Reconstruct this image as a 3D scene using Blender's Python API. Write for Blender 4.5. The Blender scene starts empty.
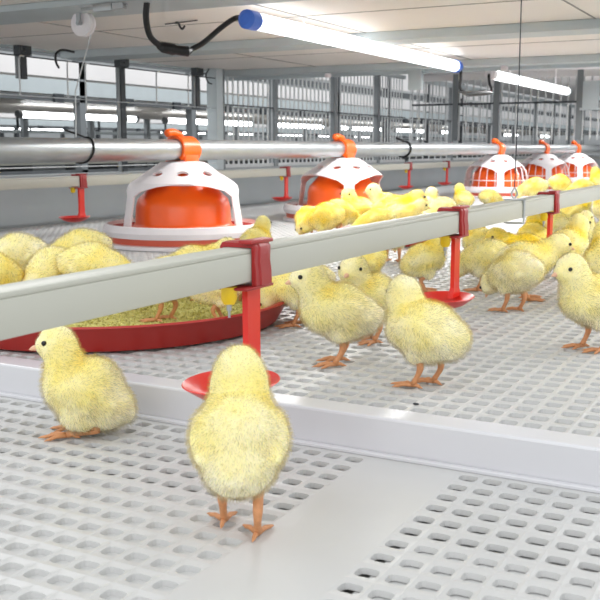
import bpy, bmesh, math, random
from mathutils import Vector, Matrix, noise
random.seed(7)
sc = bpy.context.scene
COL = sc.collection
PI = math.pi

# ------------------------------------------------------------------ camera
H = .2; F = 960.; TH = math.radians(9); YA = math.radians(28.1)
fw = Vector((-math.sin(YA)*math.cos(TH), math.cos(YA)*math.cos(TH), -math.sin(TH)))
rt = Vector((math.cos(YA), math.sin(YA), 0)); upv = rt.cross(fw)
def ray(px, py): return fw + rt*((px-300)/F) + upv*((300-py)/F)
def gz(px, py, z=0.):
    d = ray(px, py); return d*((z-H)/d.z) + Vector((0, 0, H))
def onx(px, py, x):
    d = ray(px, py); return d*(x/d.x) + Vector((0, 0, H))
def atd(px, py, Z): return ray(px, py)*Z + Vector((0, 0, H))
cam = bpy.data.cameras.new('camera'); co = bpy.data.objects.new('camera', cam); COL.objects.link(co)
co.location = (0, 0, H); co.rotation_euler = (PI/2-TH, 0, YA)
cam.sensor_width = 36; cam.lens = 36*F/600; cam.clip_start = .02
cam.dof.use_dof = True; cam.dof.focus_distance = .92; cam.dof.aperture_fstop = 32
sc.camera = co
sc.view_settings.view_transform = 'Standard'; sc.view_settings.look = 'None'
sc.view_settings.gamma = 1; sc.view_settings.exposure = EXPO = 0.1

# ------------------------------------------------------------------ materials
def lin(c):
    return tuple(((v/255)/12.92 if v/255 <= .04045 else ((v/255+.055)/1.055)**2.4) for v in c) + (1,)
def mat(name, rgb, rough=.5, metal=0., var=.04, scale=30., bump=0., emit=0., trans=0., alpha=1., spec=.5, sub=0.):
    m = bpy.data.materials.new(name); m.use_nodes = True
    nt = m.node_tree; n = nt.nodes; L = nt.links; b = n['Principled BSDF']
    b.inputs['Roughness'].default_value = rough; b.inputs['Metallic'].default_value = metal
    b.inputs['Specular IOR Level'].default_value = spec
    c = lin(rgb)
    tc = n.new('ShaderNodeTexCoord'); no = n.new('ShaderNodeTexNoise')
    no.inputs['Scale'].default_value = scale; no.inputs['Detail'].default_value = 4
    L.new(tc.outputs['Object'], no.inputs['Vector'])
    mx = n.new('ShaderNodeMix'); mx.data_type = 'RGBA'
    mx.inputs[6].default_value = tuple(v*(1-var*2) for v in c[:3])+(1,)
    mx.inputs[7].default_value = tuple(min(1, v*(1+var*2)) for v in c[:3])+(1,)
    L.new(no.outputs['Fac'], mx.inputs[0]); L.new(mx.outputs[2], b.inputs['Base Color'])
    if bump:
        bp = n.new('ShaderNodeBump'); bp.inputs['Strength'].default_value = bump; bp.inputs['Distance'].default_value = .002
        L.new(no.outputs['Fac'], bp.inputs['Height']); L.new(bp.outputs['Normal'], b.inputs['Normal'])
    if emit:
        b.inputs['Emission Color'].default_value = c; b.inputs['Emission Strength'].default_value = emit
    if alpha < 1: b.inputs['Alpha'].default_value = alpha
    if sub:
        b.inputs['Subsurface Weight'].default_value = sub; b.inputs['Subsurface Radius'].default_value = (.004, .003, .001)
        b.inputs['Subsurface Scale'].default_value = 1
    return m
M = {}
M['mesh'] = mat('floor_plastic', (199, 199, 198), .36, var=.03, scale=14, sub=.0)
M['ledge'] = mat('ledge_plastic', (212, 212, 216), .3, var=.02, scale=8)
M['belt'] = mat('belt', (175, 175, 173), .6, var=.1, scale=12)
M['beltlight'] = mat('belt_light', (222, 222, 221), .6, var=.06, scale=12)
M['ceil'] = mat('ceiling_panel', (236, 230, 224), .42, var=.04, scale=3)
M['beam'] = mat('galvanised_beam', (186, 195, 198), .5, metal=.2, var=.05, scale=12)
M['seam'] = mat('seam', (150, 147, 143), .6)
M['wallp'] = mat('side_panel', (156, 162, 165), .5, var=.06, scale=6)
M['pipe'] = mat('ivory_pvc', (186, 186, 175), .35, var=.01, scale=5)
M['steel'] = mat('galvanised_steel', (172, 176, 178), .38, metal=.8, var=.06, scale=25)
M['wire'] = mat('wire_steel', (175, 178, 180), .4, metal=.5)
M['bar'] = mat('fence_steel', (200, 203, 204), .45, metal=.2)
M['darksteel'] = mat('dark_steel', (62, 66, 70), .5, metal=.3)
M['midsteel'] = mat('mid_steel', (128, 133, 136), .5, metal=.3)
M['black'] = mat('black_rubber', (18, 18, 20), .45)
M['red'] = mat('red_plastic', (222, 42, 30), .3, var=.03)
M['darkred'] = mat('dark_red_plastic', (156, 24, 24), .35, var=.05)
M['trayred'] = mat('tray_red_plastic', (176, 46, 40), .4, var=.05, scale=15)
M['orange'] = mat('orange_plastic', (250, 100, 22), .3, var=.03)
M['white'] = mat('white_plastic', (240, 234, 236), .35, var=.02)
M['whitegl'] = mat('pale_translucent_plastic', (230, 230, 228), .25, alpha=.85)
M['band'] = mat('brick_red_band', (206, 92, 70), .5)
M['yellow'] = mat('yellow_plastic', (240, 205, 30), .35)
M['blue'] = mat('blue_plastic', (70, 120, 225), .4)
M['grain'] = mat('feed_crumb', (232, 200, 122), .8, var=.35, scale=350, bump=1.)
M['eye'] = mat('eye_black', (12, 10, 10), .12)
M['beak'] = mat('beak_horn', (226, 178, 146), .45, scale=400)
M['leg'] = mat('leg_skin', (206, 144, 98), .5, var=.14, scale=300, bump=.4)
M['hall'] = mat('hall_wall', (196, 199, 201), .8, var=.12, scale=2)
M['hallfloor'] = mat('hall_floor', (95, 97, 98), .7, var=.1, scale=3)
M['panelwhite'] = mat('tier_panel', (222, 220, 220), .5, var=.05, scale=2)
M['dark'] = mat('tier_dark', (84, 88, 91), .7, var=.2, scale=9)
M['lamp'] = mat('lamp_tube', (250, 253, 255), .4, emit=2.6)
M['lampfar'] = mat('lamp_tube_far', (250, 253, 255), .4, emit=8.)

def chick_material(name='chick_skin', strand=False):
    m = bpy.data.materials.new(name); m.use_nodes = True
    nt = m.node_tree; n = nt.nodes; L = nt.links
    b = n['Principled BSDF']; out = n['Material Output']
    at = n.new('ShaderNodeAttribute'); at.attribute_name = 'tint'
    oi = n.new('ShaderNodeObjectInfo')
    tc = n.new('ShaderNodeTexCoord'); no = n.new('ShaderNodeTexNoise'); no.inputs['Scale'].default_value = 45
    no.inputs['Detail'].default_value = 5; L.new(tc.outputs['Object'], no.inputs['Vector'])
    a1 = n.new('ShaderNodeMath'); a1.operation = 'MULTIPLY_ADD'; a1.inputs[1].default_value = .75; a1.inputs[2].default_value = -.36
    L.new(no.outputs['Fac'], a1.inputs[0])
    a2 = n.new('ShaderNodeMath'); a2.operation = 'ADD'; L.new(a1.outputs[0], a2.inputs[0]); L.new(at.outputs['Fac'], a2.inputs[1])
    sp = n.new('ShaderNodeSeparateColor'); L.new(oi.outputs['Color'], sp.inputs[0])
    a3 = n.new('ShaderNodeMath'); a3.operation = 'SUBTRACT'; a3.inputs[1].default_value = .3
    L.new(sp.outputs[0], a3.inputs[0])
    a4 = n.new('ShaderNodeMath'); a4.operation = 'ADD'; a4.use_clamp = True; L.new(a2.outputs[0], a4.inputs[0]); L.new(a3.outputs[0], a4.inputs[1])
    cr = n.new('ShaderNodeValToRGB'); cr.color_ramp.elements[0].position = 0; cr.color_ramp.elements[0].color = lin((252, 241, 206))
    cr.color_ramp.elements[1].position = 1; cr.color_ramp.elements[1].color = lin((254, 216, 66))
    e = cr.color_ramp.elements.new(.5); e.color = lin((254, 236, 158))
    L.new(a4.outputs[0], cr.inputs['Fac']); L.new(cr.outputs['Color'], b.inputs['Base Color'])
    b.inputs['Roughness'].default_value = .85; b.inputs['Specular IOR Level'].default_value = .15
    tr = n.new('ShaderNodeBsdfTranslucent'); L.new(cr.outputs['Color'], tr.inputs['Color'])
    mx = n.new('ShaderNodeMixShader'); mx.inputs[0].default_value = .5
    L.new(b.outputs[0], mx.inputs[1]); L.new(tr.outputs[0], mx.inputs[2]); L.new(mx.outputs[0], out.inputs['Surface'])
    if strand:
        tp = n.new('ShaderNodeBsdfTransparent'); m2 = n.new('ShaderNodeMixShader'); m2.inputs[0].default_value = .6
        L.new(mx.outputs[0], m2.inputs[1]); L.new(tp.outputs[0], m2.inputs[2]); L.new(m2.outputs[0], out.inputs['Surface'])
    else:
        mx.inputs[0].default_value = 0
        b.inputs['Subsurface Weight'].default_value = .7; b.inputs['Subsurface Radius'].default_value = (1, .9, .5); b.inputs['Subsurface Scale'].default_value = .006
        bp = n.new('ShaderNodeBump'); bp.inputs['Strength'].default_value = .5; bp.inputs['Distance'].default_value = .0015
        n2 = n.new('ShaderNodeTexNoise'); n2.inputs['Scale'].default_value = 420; n2.inputs['Detail'].default_value = 3
        mp = n.new('ShaderNodeMapping'); mp.inputs['Scale'].default_value = (.4, 1, .7); L.new(tc.outputs['Object'], mp.inputs[0]); L.new(mp.outputs[0], n2.inputs['Vector'])
        L.new(n2.outputs['Fac'], bp.inputs['Height']); L.new(bp.outputs['Normal'], b.inputs['Normal'])
    return m
M['chick'] = chick_material()
M['down'] = chick_material('chick_down', True)

# ------------------------------------------------------------------ helpers
def link(o, parent=None):
    COL.objects.link(o)
    if parent: o.parent = parent
    return o
def tag(o, label=None, cat=None, group=None, kind=None):
    if label: o['label'] = label
    if cat: o['category'] = cat
    if group: o['group'] = group
    if kind: o['kind'] = kind
    return o
def thing(name, label, cat, loc=(0, 0, 0), rz=0, group=None):
    o = bpy.data.objects.new(name, None); o.empty_display_size = .02; link(o)
    o.location = loc; o.rotation_euler = (0, 0, rz)
    return tag(o, label, cat, group)
def obj(name, bm, m, parent=None, smooth=True):
    me = bpy.data.meshes.new(name); bm.normal_update(); bm.to_mesh(me); bm.free()
    me.materials.append(m)
    if smooth:
        me.polygons.foreach_set('use_smooth', [True]*len(me.polygons))
        me.set_sharp_from_angle(angle=math.radians(38))
    return link(bpy.data.objects.new(name, me), parent)
def struct(name, bm, m, smooth=False): return tag(obj(name, bm, m, smooth=smooth), kind='structure')
def box(bm, a, b, bev=0.):
    a = Vector(a); b = Vector(b)
    r = bmesh.ops.create_cube(bm, size=1, matrix=Matrix.Translation((a+b)/2) @ Matrix.Diagonal(Vector((abs(b.x-a.x), abs(b.y-a.y), abs(b.z-a.z), 1))))
    if bev:
        vs = set(r['verts']); es = [e for e in bm.edges if e.verts[0] in vs and e.verts[1] in vs]
        bmesh.ops.bevel(bm, geom=es, offset=bev, segments=2, affect='EDGES', profile=.5)
    return bm
def tube(bm, pts, rad, n=8, caps=True):
    pts = [Vector(p) for p in pts]
    if not hasattr(rad, '__len__'): rad = [rad]*len(pts)
    rings = []; pu = None
    for i, p in enumerate(pts):
        d = (pts[min(i+1, len(pts)-1)]-pts[max(i-1, 0)]).normalized()
        if pu is None:
            pu = Vector((0, 0, 1)) if abs(d.z) < .9 else Vector((1, 0, 0))
        u = (pu-d*pu.dot(d)).normalized(); v = d.cross(u); pu = u
        rings.append([bm.verts.new(p+(u*math.cos(2*PI*k/n)+v*math.sin(2*PI*k/n))*rad[i]) for k in range(n)])
    for a, b in zip(rings, rings[1:]):
        for k in range(n): bm.faces.new((a[k], a[(k+1) % n], b[(k+1) % n], b[k]))
    if caps:
        bm.faces.new(rings[0][::-1]); bm.faces.new(rings[-1])
    return bm
def curve(pts, seg=6):
    P = [Vector(p) for p in pts]; P = [P[0]*2-P[1]]+P+[P[-1]*2-P[-2]]; out = []
    for i in range(1, len(P)-2):
        for k in range(seg):
            t = k/seg; a, b, c, d = P[i-1:i+3]
            out.append(.5*((2*b)+(c-a)*t+(2*a-5*b+4*c-d)*t*t+(3*b-a-3*c+d)*t**3))
    return out+[P[-2]]
def lathe(bm, prof, n=48, c=(0, 0, 0), closed=False):
    rings = []
    for r, z in prof:
        rings.append([bm.verts.new((c[0]+r*math.cos(2*PI*k/n), c[1]+r*math.sin(2*PI*k/n), c[2]+z)) for k in range(n)])
    pr = list(zip(rings, rings[1:]))
    if closed: pr.append((rings[-1], rings[0]))
    for a, b in pr:
        for k in range(n): bm.faces.new((a[k], a[(k+1) % n], b[(k+1) % n], b[k]))
    if not closed:
        if prof[0][0] > 1e-4: bm.faces.new(rings[0][::-1])
        if prof[-1][0] > 1e-4: bm.faces.new(rings[-1])
    bmesh.ops.remove_doubles(bm, verts=bm.verts, dist=1e-6)
    return bm
def area(loc, rot, sx, sy, e):  # serves the cage tubes and the added fill lights
    l = bpy.data.lights.new('lamp_and_fill_light', 'AREA'); l.shape = 'RECTANGLE'; l.size = sx; l.size_y = sy; l.energy = e
    o = bpy.data.objects.new('lamp_and_fill_light', l); o.location = loc; o.rotation_euler = rot; COL.objects.link(o)
def B(): return bmesh.new()

# ------------------------------------------------------------------ perforated floors
PX, PY = .0176, .0215
def perforated(name, x0, x1, y0, y1, z, th, solid=None, hx=.0064, hy=.0056, n=3):
    """flat plastic tile with real rounded rectangular openings"""
    verts = []; faces = []
    nx = int((x1-x0)/PX); ny = int((y1-y0)/PY)
    r = .0032
    prof = []
    for sx, sy, a0 in ((1, 1, 0), (-1, 1, PI/2), (-1, -1, PI), (1, -1, 3*PI/2)):
        for k in range(n):
            a = a0+k*(PI/2)/(n-1)
            prof.append((sx*(hx-r)+r*math.cos(a), sy*(hy-r)+r*math.sin(a)))
    m = len(prof)
    for j in range(ny):
        for i in range(nx):
            cx = x0+(i+.5)*PX; cy = y0+(j+.5)*PY
            b = len(verts)
            cor = [(cx+PX/2, cy+PY/2), (cx-PX/2, cy+PY/2), (cx-PX/2, cy-PY/2), (cx+PX/2, cy-PY/2)]
            if solid and solid(cx, cy):
                verts += [(p[0], p[1], z) for p in cor]; faces.append((b, b+1, b+2, b+3)); continue
            jx = random.uniform(-1, 1)*.00035; jy = random.uniform(-1, 1)*.0003
            verts += [(p[0], p[1], z) for p in cor]
            verts += [(cx+p[0]+jx, cy+p[1]+jy, z-.0006) for p in prof]
            verts += [(cx+p[0]*.9+jx, cy+p[1]*.88+jy, z-th) for p in prof]
            for q in range(4):
                ids = [b+4+q*n+k for k in range(n)]
                faces.append((b+q,)+tuple(ids[::-1]))
                nxt = b+4+((q+1)*n) % m
                faces.append((b+q, b+(q+1) % 4, nxt, ids[-1])[::1])
            for k in range(m):
                faces.append((b+4+k, b+4+(k+1) % m, b+4+m+(k+1) % m, b+4+m+k))
    me = bpy.data.meshes.new(name); me.from_pydata(verts, [], faces)
    me.materials.append(M['mesh']); me.validate()
    bm = bmesh.new(); bm.from_mesh(me)
    bmesh.ops.remove_doubles(bm, verts=bm.verts, dist=1e-5)
    bmesh.ops.recalc_face_normals(bm, faces=bm.faces); bm.to_mesh(me); bm.free()
    o = link(bpy.data.objects.new(name, me)); tag(o, kind='structure'); return o
ZL = -.028
perforated('floor_lower', -1.3, .3, .205, .64, ZL, .004,
           solid=lambda x, y: (-.275 < x < -.2) or (x > -.2 and y < .505 and False))
perforated('floor_upper', -1.78, .3, .668, 3.2, 0, .004, hx=.0066, hy=.0066)
bm = B(); box(bm, (-1.78, 3.17, -.004), (.3, 10, 0)); struct('floor_far', bm, M['mesh'])
bm = B(); box(bm, (-1.85, .64, -.08), (.35, 10, -.05)); struct('floor_belt', bm, M['beltlight'])
bm = B(); box(bm, (-1.4, .1, -.075), (.35, .64, -.058)); struct('floor_tray_under', bm, M['belt'])
bm = B(); box(bm, (-1.78, .669, -.0075), (.3, 3.17, -.006)); struct('floor_raised_backing', bm, M['mesh'])
# shallow closed pits in the front tile
bm = B(); box(bm, (-1.3, .1, -.034), (-.275, .518, -.032)); box(bm, (-.2, .1, -.0345), (.3, .508, -.0325)); struct('floor_backing', bm, M['mesh'])
# ledge : front beam of the raised floor
bm = B(); box(bm, (-1.78, .64, -.0275), (.3, .668, .0015), .002); struct('trim_1', bm, M['ledge'])
bm = B(); box(bm, (-1.78, .634, ZL), (.3, .6395, ZL+.003), .0008); struct('trim_2', bm, M['ledge'])

# ------------------------------------------------------------------ cage shell
CZ = .46
bm = B()
box(bm, (-1.86, .95, CZ), (.7, 2.9, CZ+.012)); struct('ceiling', bm, M['ceil'])
bm = B(); box(bm, (-1.86, 2.9, .575), (.7, 9.5, .585)); struct('ceiling_rear', bm, M['panelwhite'])
bm = B()
for x in (-1.45, -.93, -.42, .1): box(bm, (x-.0015, .95, CZ-.0015), (x+.0015, 2.88, CZ))
for y in (1.75, 2.45): box(bm, (-1.86, y-.001, CZ-.001), (.7, y+.001, CZ))
struct('trim_3', bm, M['seam'])
for k, (y0, y1, d) in enumerate(((1.36, 1.5, .012), (2.06, 2.16, .02), (2.82, 2.9, .02))):
    bm = B(); box(bm, (-1.84, y0, CZ-d), (.7, y1, CZ), .002)
    if k == 2: box(bm, (-1.84, 2.885, CZ-.03), (.7, 2.9, CZ+.11))
    struct('trim_%d' % (4+k), bm, M['beam'])
bm = B(); box(bm, (-1.865, .9, CZ-.006), (-1.845, 2.9, CZ+.02)); struct('trim_7', bm, M['beam'])
# side wall low panel
bm = B(); box(bm, (-1.795, .6, -.01), (-1.78, 9.5, .128)); box(bm, (-1.797, .6, .124), (-1.776, 9.5, .132)); struct('wall_left', bm, M['wallp'])
# rails and wires along the open side
for nm, z, r, mm in (('upper', .427, .0018, 'darksteel'), ('middle', .33, .0014, 'wire'), ('lower', .165, .002, 'bar'), ('low', .15, .0014, 'bar')):
    bm = B(); tube(bm, [(-1.775, .7, z), (-1.775, 2.75, z)], r, 6)
    o = obj('guard_wire', bm, M[mm])
    tag(o, {'upper': 'dark topmost guard wire strung along the open cage side', 'middle': 'thin grey guard wire halfway up the open cage side',
            'lower': 'upper of the two pale wires just above the low grey side panel', 'low': 'lower pale wire right above the low grey side panel'}[nm], 'wire', 'guard wires along the cage side')
# hooks hanging from the upper wire
for i, px in enumerate((18, 66, 84, 155, 187)):
    p = onx(px, 60, -1.775); bm = B(); y = p.y
    tube(bm, curve([(-1.775, y+.02, .427), (-1.773, y+.004, .425), (-1.772, y, .40), (-1.773, y+.001, .33 if i != 2 else .30)]), .0022, 6)
    tag(obj('wire_hook', bm, M['bar']), ('pale bent wire hook left of the leftmost dark hanging post', 'pale bent wire hook left of the lift cord under the pulley', 'pale bent wire hook right of the lift cord under the pulley',
        'pale bent wire hook to the right of the tall dark middle post', 'pale bent wire hook just left of the short dark hanging post')[i], 'hook', 'wire hooks on the cage side')
# black hose loop near pulley wire
bm = B(); p = [onx(58, 49, -1.7), onx(72, 50, -1.7)]
tube(bm, curve([onx(74, 52, -1.7), onx(62, 50, -1.7), onx(56, 54, -1.7), onx(56, 62, -1.7), onx(59, 68, -1.7)]), .003, 6)
tag(obj('cable_tail', bm, M['black']), 'short black cable tail curling down at the ceiling edge by the pulley cord', 'cable')
# posts
for px, zb, lab in ((27, .372, 'short dark hanging post, leftmost on the open cage side'), (125, .13, 'long dark post reaching down behind the feed tube, left of the nearest feeder'), (200, .326, 'short dark hanging post beside the thick grey corner post')):
    y = onx(px, 60, -1.78).y
    t = thing('cage_post', lab, 'post', (-1.79, y, zb), 0, 'dark posts along the cage side')
    bm = B(); box(bm, (-.004, -.02, 0), (.008, .002, CZ-zb-.005), .001); obj('post_channel', bm, M['darksteel'], t, False)
    bm = B(); box(bm, (.001, -.034, 0), (.006, -.021, CZ-zb-.03), .001); obj('post_flange', bm, M['midsteel'], t, False)
    bm = B(); box(bm, (-.006, -.03, CZ-zb-.03), (.016, .012, CZ-zb-.006), .001); tube(bm, [(.016, -.012, CZ-zb-.018), (.02, -.012, CZ-zb-.018)], .003); obj('bracket', bm, M['darksteel'], t, False)
t = thing('corner_post', 'thick light grey upright post at the left end of the barred section', 'post', (-1.79, 2.75, .128))
bm = B(); box(bm, (-.02, -.02, 0), (.02, .02, CZ-.128), .002); obj('post_channel', bm, M['beam'], t, False)
bm = B(); box(bm, (.0, .021, 0), (.02, .03, CZ-.128)); obj('post_flange', bm, M['midsteel'], t, False)
bm = B(); tube(bm, curve([onx(209, 69, -1.76), onx(206, 75, -1.76), onx(208, 82, -1.76), onx(212, 84, -1.76)]), .0025, 6)
tag(obj('cable_loop', bm, M['darksteel']), 'small dark cable loop hanging beside the thick grey corner post', 'cable')

# barred side fence beyond the corner post
def fence(name, lab, P0, P1, z0, z1, pitch, rails, posts, r=.0036, grp='barred cage panels'):
    P0 = Vector(P0); P1 = Vector(P1); L = (P1-P0).length
    t = thing(name, lab, 'fence', (P0.x, P0.y, z0), math.atan2(P1.y-P0.y, P1.x-P0.x), grp)
    for k in range(int(L/pitch)+1):
        bm = B(); x = k*pitch; box(bm, (x-r, -.002, 0), (x+r, .002, z1-z0)); obj('bar', bm, M['bar'], t, False)
    for z, w, mm in rails:
        bm = B(); box(bm, (0, -.007, z-w-z0), (L, .006, z+w-z0)); obj('rail', bm, M[mm], t, False)
    for x in posts:
        bm = B(); box(bm, (x-.013, -.012, 0), (x+.013, .012, z1-z0)); obj('post', bm, M['midsteel'], t, False)
fence('side_fence', 'grey barred side panel running away behind the feeders from the corner post', (-1.787, 2.79, 0), (-1.787, 4.42, 0), .133, .535, .034, ((.535, .008, 'beam'), (.345, .002, 'darksteel'), (.139, .006, 'bar')), (.35, .85, 1.3))
fence('side_fence', 'grey barred side panel farther off with wider bars, beyond the cross grid', (-1.787, 4.5, 0), (-1.787, 9.2, 0), .133, .535, .09, ((.535, .012, 'beam'), (.345, .003, 'darksteel'), (.139, .006, 'bar')), (.6, 1.4, 2.4, 3.4))
fence('cross_grid', 'pale barred cross panel hanging above the feed tube behind the second lamp', (-1.76, 4.46, 0), (-.3, 4.46, 0), .235, .545, .034, ((.53, .015, 'panelwhite'), (.405, .004, 'darksteel')), (.22, .42, .8, 1.2), r=.0036)

# ------------------------------------------------------------------ neighbouring rows and hall
bm = B(); box(bm, (-15.2, -3, -1.5), (-15, 26, 3)); struct('wall_hall_side', bm, M['hall'])
bm = B(); box(bm, (-15, 25, -1.5), (8, 25.2, 3)); struct('wall_hall_end', bm, M['hall'])
bm = B(); box(bm, (-15, -3, -1.55), (8, 25, -1.5)); struct('floor_hall', bm, M['hallfloor'])
def row(x0, x1, lab, catn, ys):
    t = thing('cage_row', lab, 'cage row', (x0, 0, -1.5), 0, 'neighbouring cage rows')
    def part(name, m, *bx):
        bm = B()
        for a, b in bx: box(bm, (a[0]-x0, a[1], a[2]+1.5), (b[0]-x0, b[1], b[2]+1.5))
        return obj(name, bm, M[m], t, False)
    part('front_beam', 'beam', ((x0-.03, 1, .435), (x0, 24, .5)))
    part('tier_floor', 'ceil', ((x1, 1, .5), (x0-.03, 24, .51)))
    part('tier_floor', 'belt', ((x1, 1, -.05), (x0-.03, 24, -.02)))
    part('tier_panel', 'panelwhite', ((x0-.03, 1, .51), (x0, 24, .585)))
    part('tier_panel', 'dark', ((x0-.03, 1, .60), (x0-.01, 24, .64)))
    part('tier_panel', 'panelwhite', ((x0-.03, 1, .66), (x0-.01, 24, .8)))
    part('low_panel', 'dark', ((x0-.03, 1, -.35), (x0, 24, .1)))
    part('rail', 'dark', ((x0-.02, 1, .405), (x0, 24, .428)))
    part('feed_tube', 'steel', ((x0-.6, 1, .17), (x0-.56, 24, .21)))
    part('drinking_pipe', 'pipe', ((x0-.3, 1, .12), (x0-.27, 24, .15)))
    part('back_panel', 'midsteel', ((x1-.01, 1, -.02), (x1, 24, .24)))
    part('back_rail', 'beam', ((x1-.01, 1, .33), (x1, 24, .36)))
    for y in ys:
        part('post', 'darksteel' if random.random() < .5 else 'midsteel', ((x0-.04, y-.02, -1.5), (x0+.0, y+.02, .8)))
        part('post', 'midsteel', ((x1, y+.3, -.02), (x1+.04, y+.36, .5)))
        part('bracket', 'darksteel', ((x0-.0, y+.3, .40), (x0+.015, y+.36, .437)))
        part('bracket', 'darksteel', ((x0-.0, y+.7, .40), (x0+.015, y+.76, .437)))
        part('hopper', 'dark', ((x0-1.1, y+.2, .02), (x0-.8, y+.5, .13+random.random()*.1)))
row(-3.0, -6.3, 'neighbouring row of cages seen through the open side across the aisle', 'row', [2.6+k*.9 for k in range(14)])
row(-7.4, -10.6, 'second neighbouring row of cages farther away in the hall', 'row', [5+k*1.3 for k in range(12)])
def lamp_far(px0, px1, x, z, lab, grp):
    a = onx(px0, 100, x).y; b = onx(px1, 100, x).y
    t = thing('tube_lamp', lab, 'lamp', (x, a, z), 0, grp)
    bm = B(); tube(bm, [(0, 0, 0), (0, b-a, 0)], .022, 10); obj('light_tube', bm, M['lampfar'], t)
    bm = B(); tube(bm, [(0, -.03, 0), (0, 0, 0)], .028, 10); obj('end_cap', bm, M['midsteel'], t)
    bm = B(); tube(bm, [(0, b-a, 0), (0, b-a+.03, 0)], .028, 10); obj('end_cap', bm, M['midsteel'], t)
ords = 'first second third fourth fifth sixth seventh eighth ninth tenth eleventh'.split()
for i, (a, b) in enumerate(((20, 117), (125, 134), (166, 250), (272, 322), (340, 347), (351, 381), (395, 412), (415, 427), (441, 459), (504, 518), (541, 550))):
    lamp_far(a, b, -4.9, .43, 'distant glowing tube lamp in the upper row, %s from the left' % ords[i], 'far tube lamps in the upper row')
for i, (a, b) in enumerate(((-6, 27), (29, 61), (159, 162), (165, 204), (226, 253), (275, 302), (317, 338), (353, 369), (416, 424), (454, 458))):
    lamp_far(a, b, -8.9, .43, 'faint distant glowing tube lamp in the lower row, %s from the left' % ords[i], 'far tube lamps in the lower row')

# ------------------------------------------------------------------ lamps in the cage
lx, lz = -.93, .43
for i, (y0, y1, lab) in enumerate(((1.56, 2.68, 'bright nearest tube lamp with a blue end cap under the ceiling'), (3.03, 4.07, 'second tube lamp, in front of the pale barred cross panel'), (4.66, 5.8, 'tube lamp cut off by the right edge, third along the ceiling'))):
    t = thing('tube_lamp', lab, 'lamp', (lx, y0, lz), 0, 'tube lamps under the cage ceiling')
    L = y1-y0
    bm = B(); tube(bm, [(0, .002, 0), (0, L*.5, 0), (0, L-.002, 0)], .0155, 20); obj('light_tube', bm, M['lamp'], t)
    bm = B(); tube(bm, [(0, -.03, 0), (0, -.024, 0), (0, .006, 0)], [.010, .0175, .0175], 20); o = obj('end_cap', bm, M['blue' if i == 0 else 'white'], t)
    bm = B(); tube(bm, [(0, L-.006, 0), (0, L+.018, 0), (0, L+.024, 0)], [.0175, .0175, .010], 20); obj('end_cap', bm, M['blue' if i == 0 else 'midsteel'], t)
    area((lx, (y0+y1)/2, lz-.0175), (0, 0, 0), .022, L-.04, 5.5)     # LED strip in the lower half of the tube
    top = (CZ if i == 0 else .575)-lz
    for y in (.2, L-.2):
        bm = B(); tube(bm, [(0, y, .012), (0, y, top)], .0022, 6); box(bm, (-.006, y-.008, .0115), (.006, y+.008, .0145)); obj('clip', bm, M['white'], t)
# cable with connector feeding lamp 1
t = thing('power_cable', 'thick black cable with a connector sagging from ceiling to the blue lamp cap', 'cable', atd(175, 50, 1.72))
org = t.location.copy()
def rel(px, py, Z): return atd(px, py, Z)-org
bm = B(); tube(bm, curve([rel(147, 1, 1.66), rel(146, 18, 1.67), rel(150, 36, 1.69), rel(161, 47, 1.71)]), .0055, 10); obj('cable', bm, M['black'], t)
bm = B(); tube(bm, [rel(158, 45, 1.71), rel(163, 47.5, 1.71), rel(173, 49.5, 1.72), rel(176, 50, 1.72), rel(188, 51.5, 1.725), rel(191, 50, 1.73)], [.006, .0095, .0105, .0085, .0095, .005], 12); obj('connector', bm, M['black'], t)
endp = Vector((lx, 1.56-.026, lz))-org
bm = B(); tube(bm, curve([rel(189, 50.5, 1.73), rel(203, 43, 1.74), rel(222, 27, 1.76), rel(236, 18, 1.77), endp]), .005, 10); obj('cable', bm, M['black'], t)
# cable between lamps
t = thing('link_cable', 'black cable hanging in a square loop between first and second lamp', 'cable', (lx, 2.9, .39))
def rl(y, z, dx=0): return Vector((dx, y-2.9, z-.39))
bm = B(); tube(bm, curve([rl(2.70, .43), rl(2.725, .425), rl(2.73, .40), rl(2.725, .375), rl(2.74, .360)]), .0045, 8)
tube(bm, curve([rl(3.02, .372), rl(3.03, .385), rl(3.01, .40), rl(3.0, .42), rl(3.005, .43)]), .0045, 8); obj('cable', bm, M['black'], t)
bm = B(); tube(bm, [rl(2.73, .362), rl(2.80, .358), rl(2.90, .365), rl(2.96, .37), rl(3.03, .373)], [.005, .008, .009, .009, .005], 8); obj('connector', bm, M['black'], t)
# brackets, knobs, clips
def small(name, lab, cat, fn, m, loc, grp=None):
    bm = B(); fn(bm); o = obj(name, bm, m); o.location = loc; return tag(o, lab, cat, grp)
p = gz(288, 67, CZ-.02)
def knob(bm): lathe(bm, [(.0, -.016), (.009, -.014), (.012, -.008), (.010, -.001), (.006, .0), (.0, .0)], 20)
small('round_sensor', 'small white round sensor under the far ceiling beam, left of the first lamp end', 'sensor', knob, M['white'], (p.x, 2.86, CZ-.02), 'white round ceiling sensors')
p = onx(475, 62, -.84); small('round_sensor', 'small white round sensor on the far ceiling beam right of the first lamp end', 'sensor', knob, M['white'], (-.84, 2.86, CZ-.02), 'white round ceiling sensors')
small('junction_box', 'small grey box bracket under the far ceiling beam behind the first lamp', 'box', lambda bm: (box(bm, (-.022, -.01, -.06), (.022, .01, 0), .002), box(bm, (-.028, -.014, -.002), (.028, .014, .002))), M['beam'], (-1.12, 2.86, CZ-.022))
small('ceiling_clip', 'small dark spring clip on the ceiling between cable and blue lamp cap', 'clip', lambda bm: (tube(bm, curve([(-.012, 0, -.003), (-.004, 0, -.004), (.0, 0, -.012), (.006, 0, -.016), (.012, 0, -.01)]), .0025, 6), tube(bm, [(-.045, .01, -.0028), (.05, -.01, -.0028)], .0012, 6)), M['darksteel'], gz(180, 21, CZ))
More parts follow.
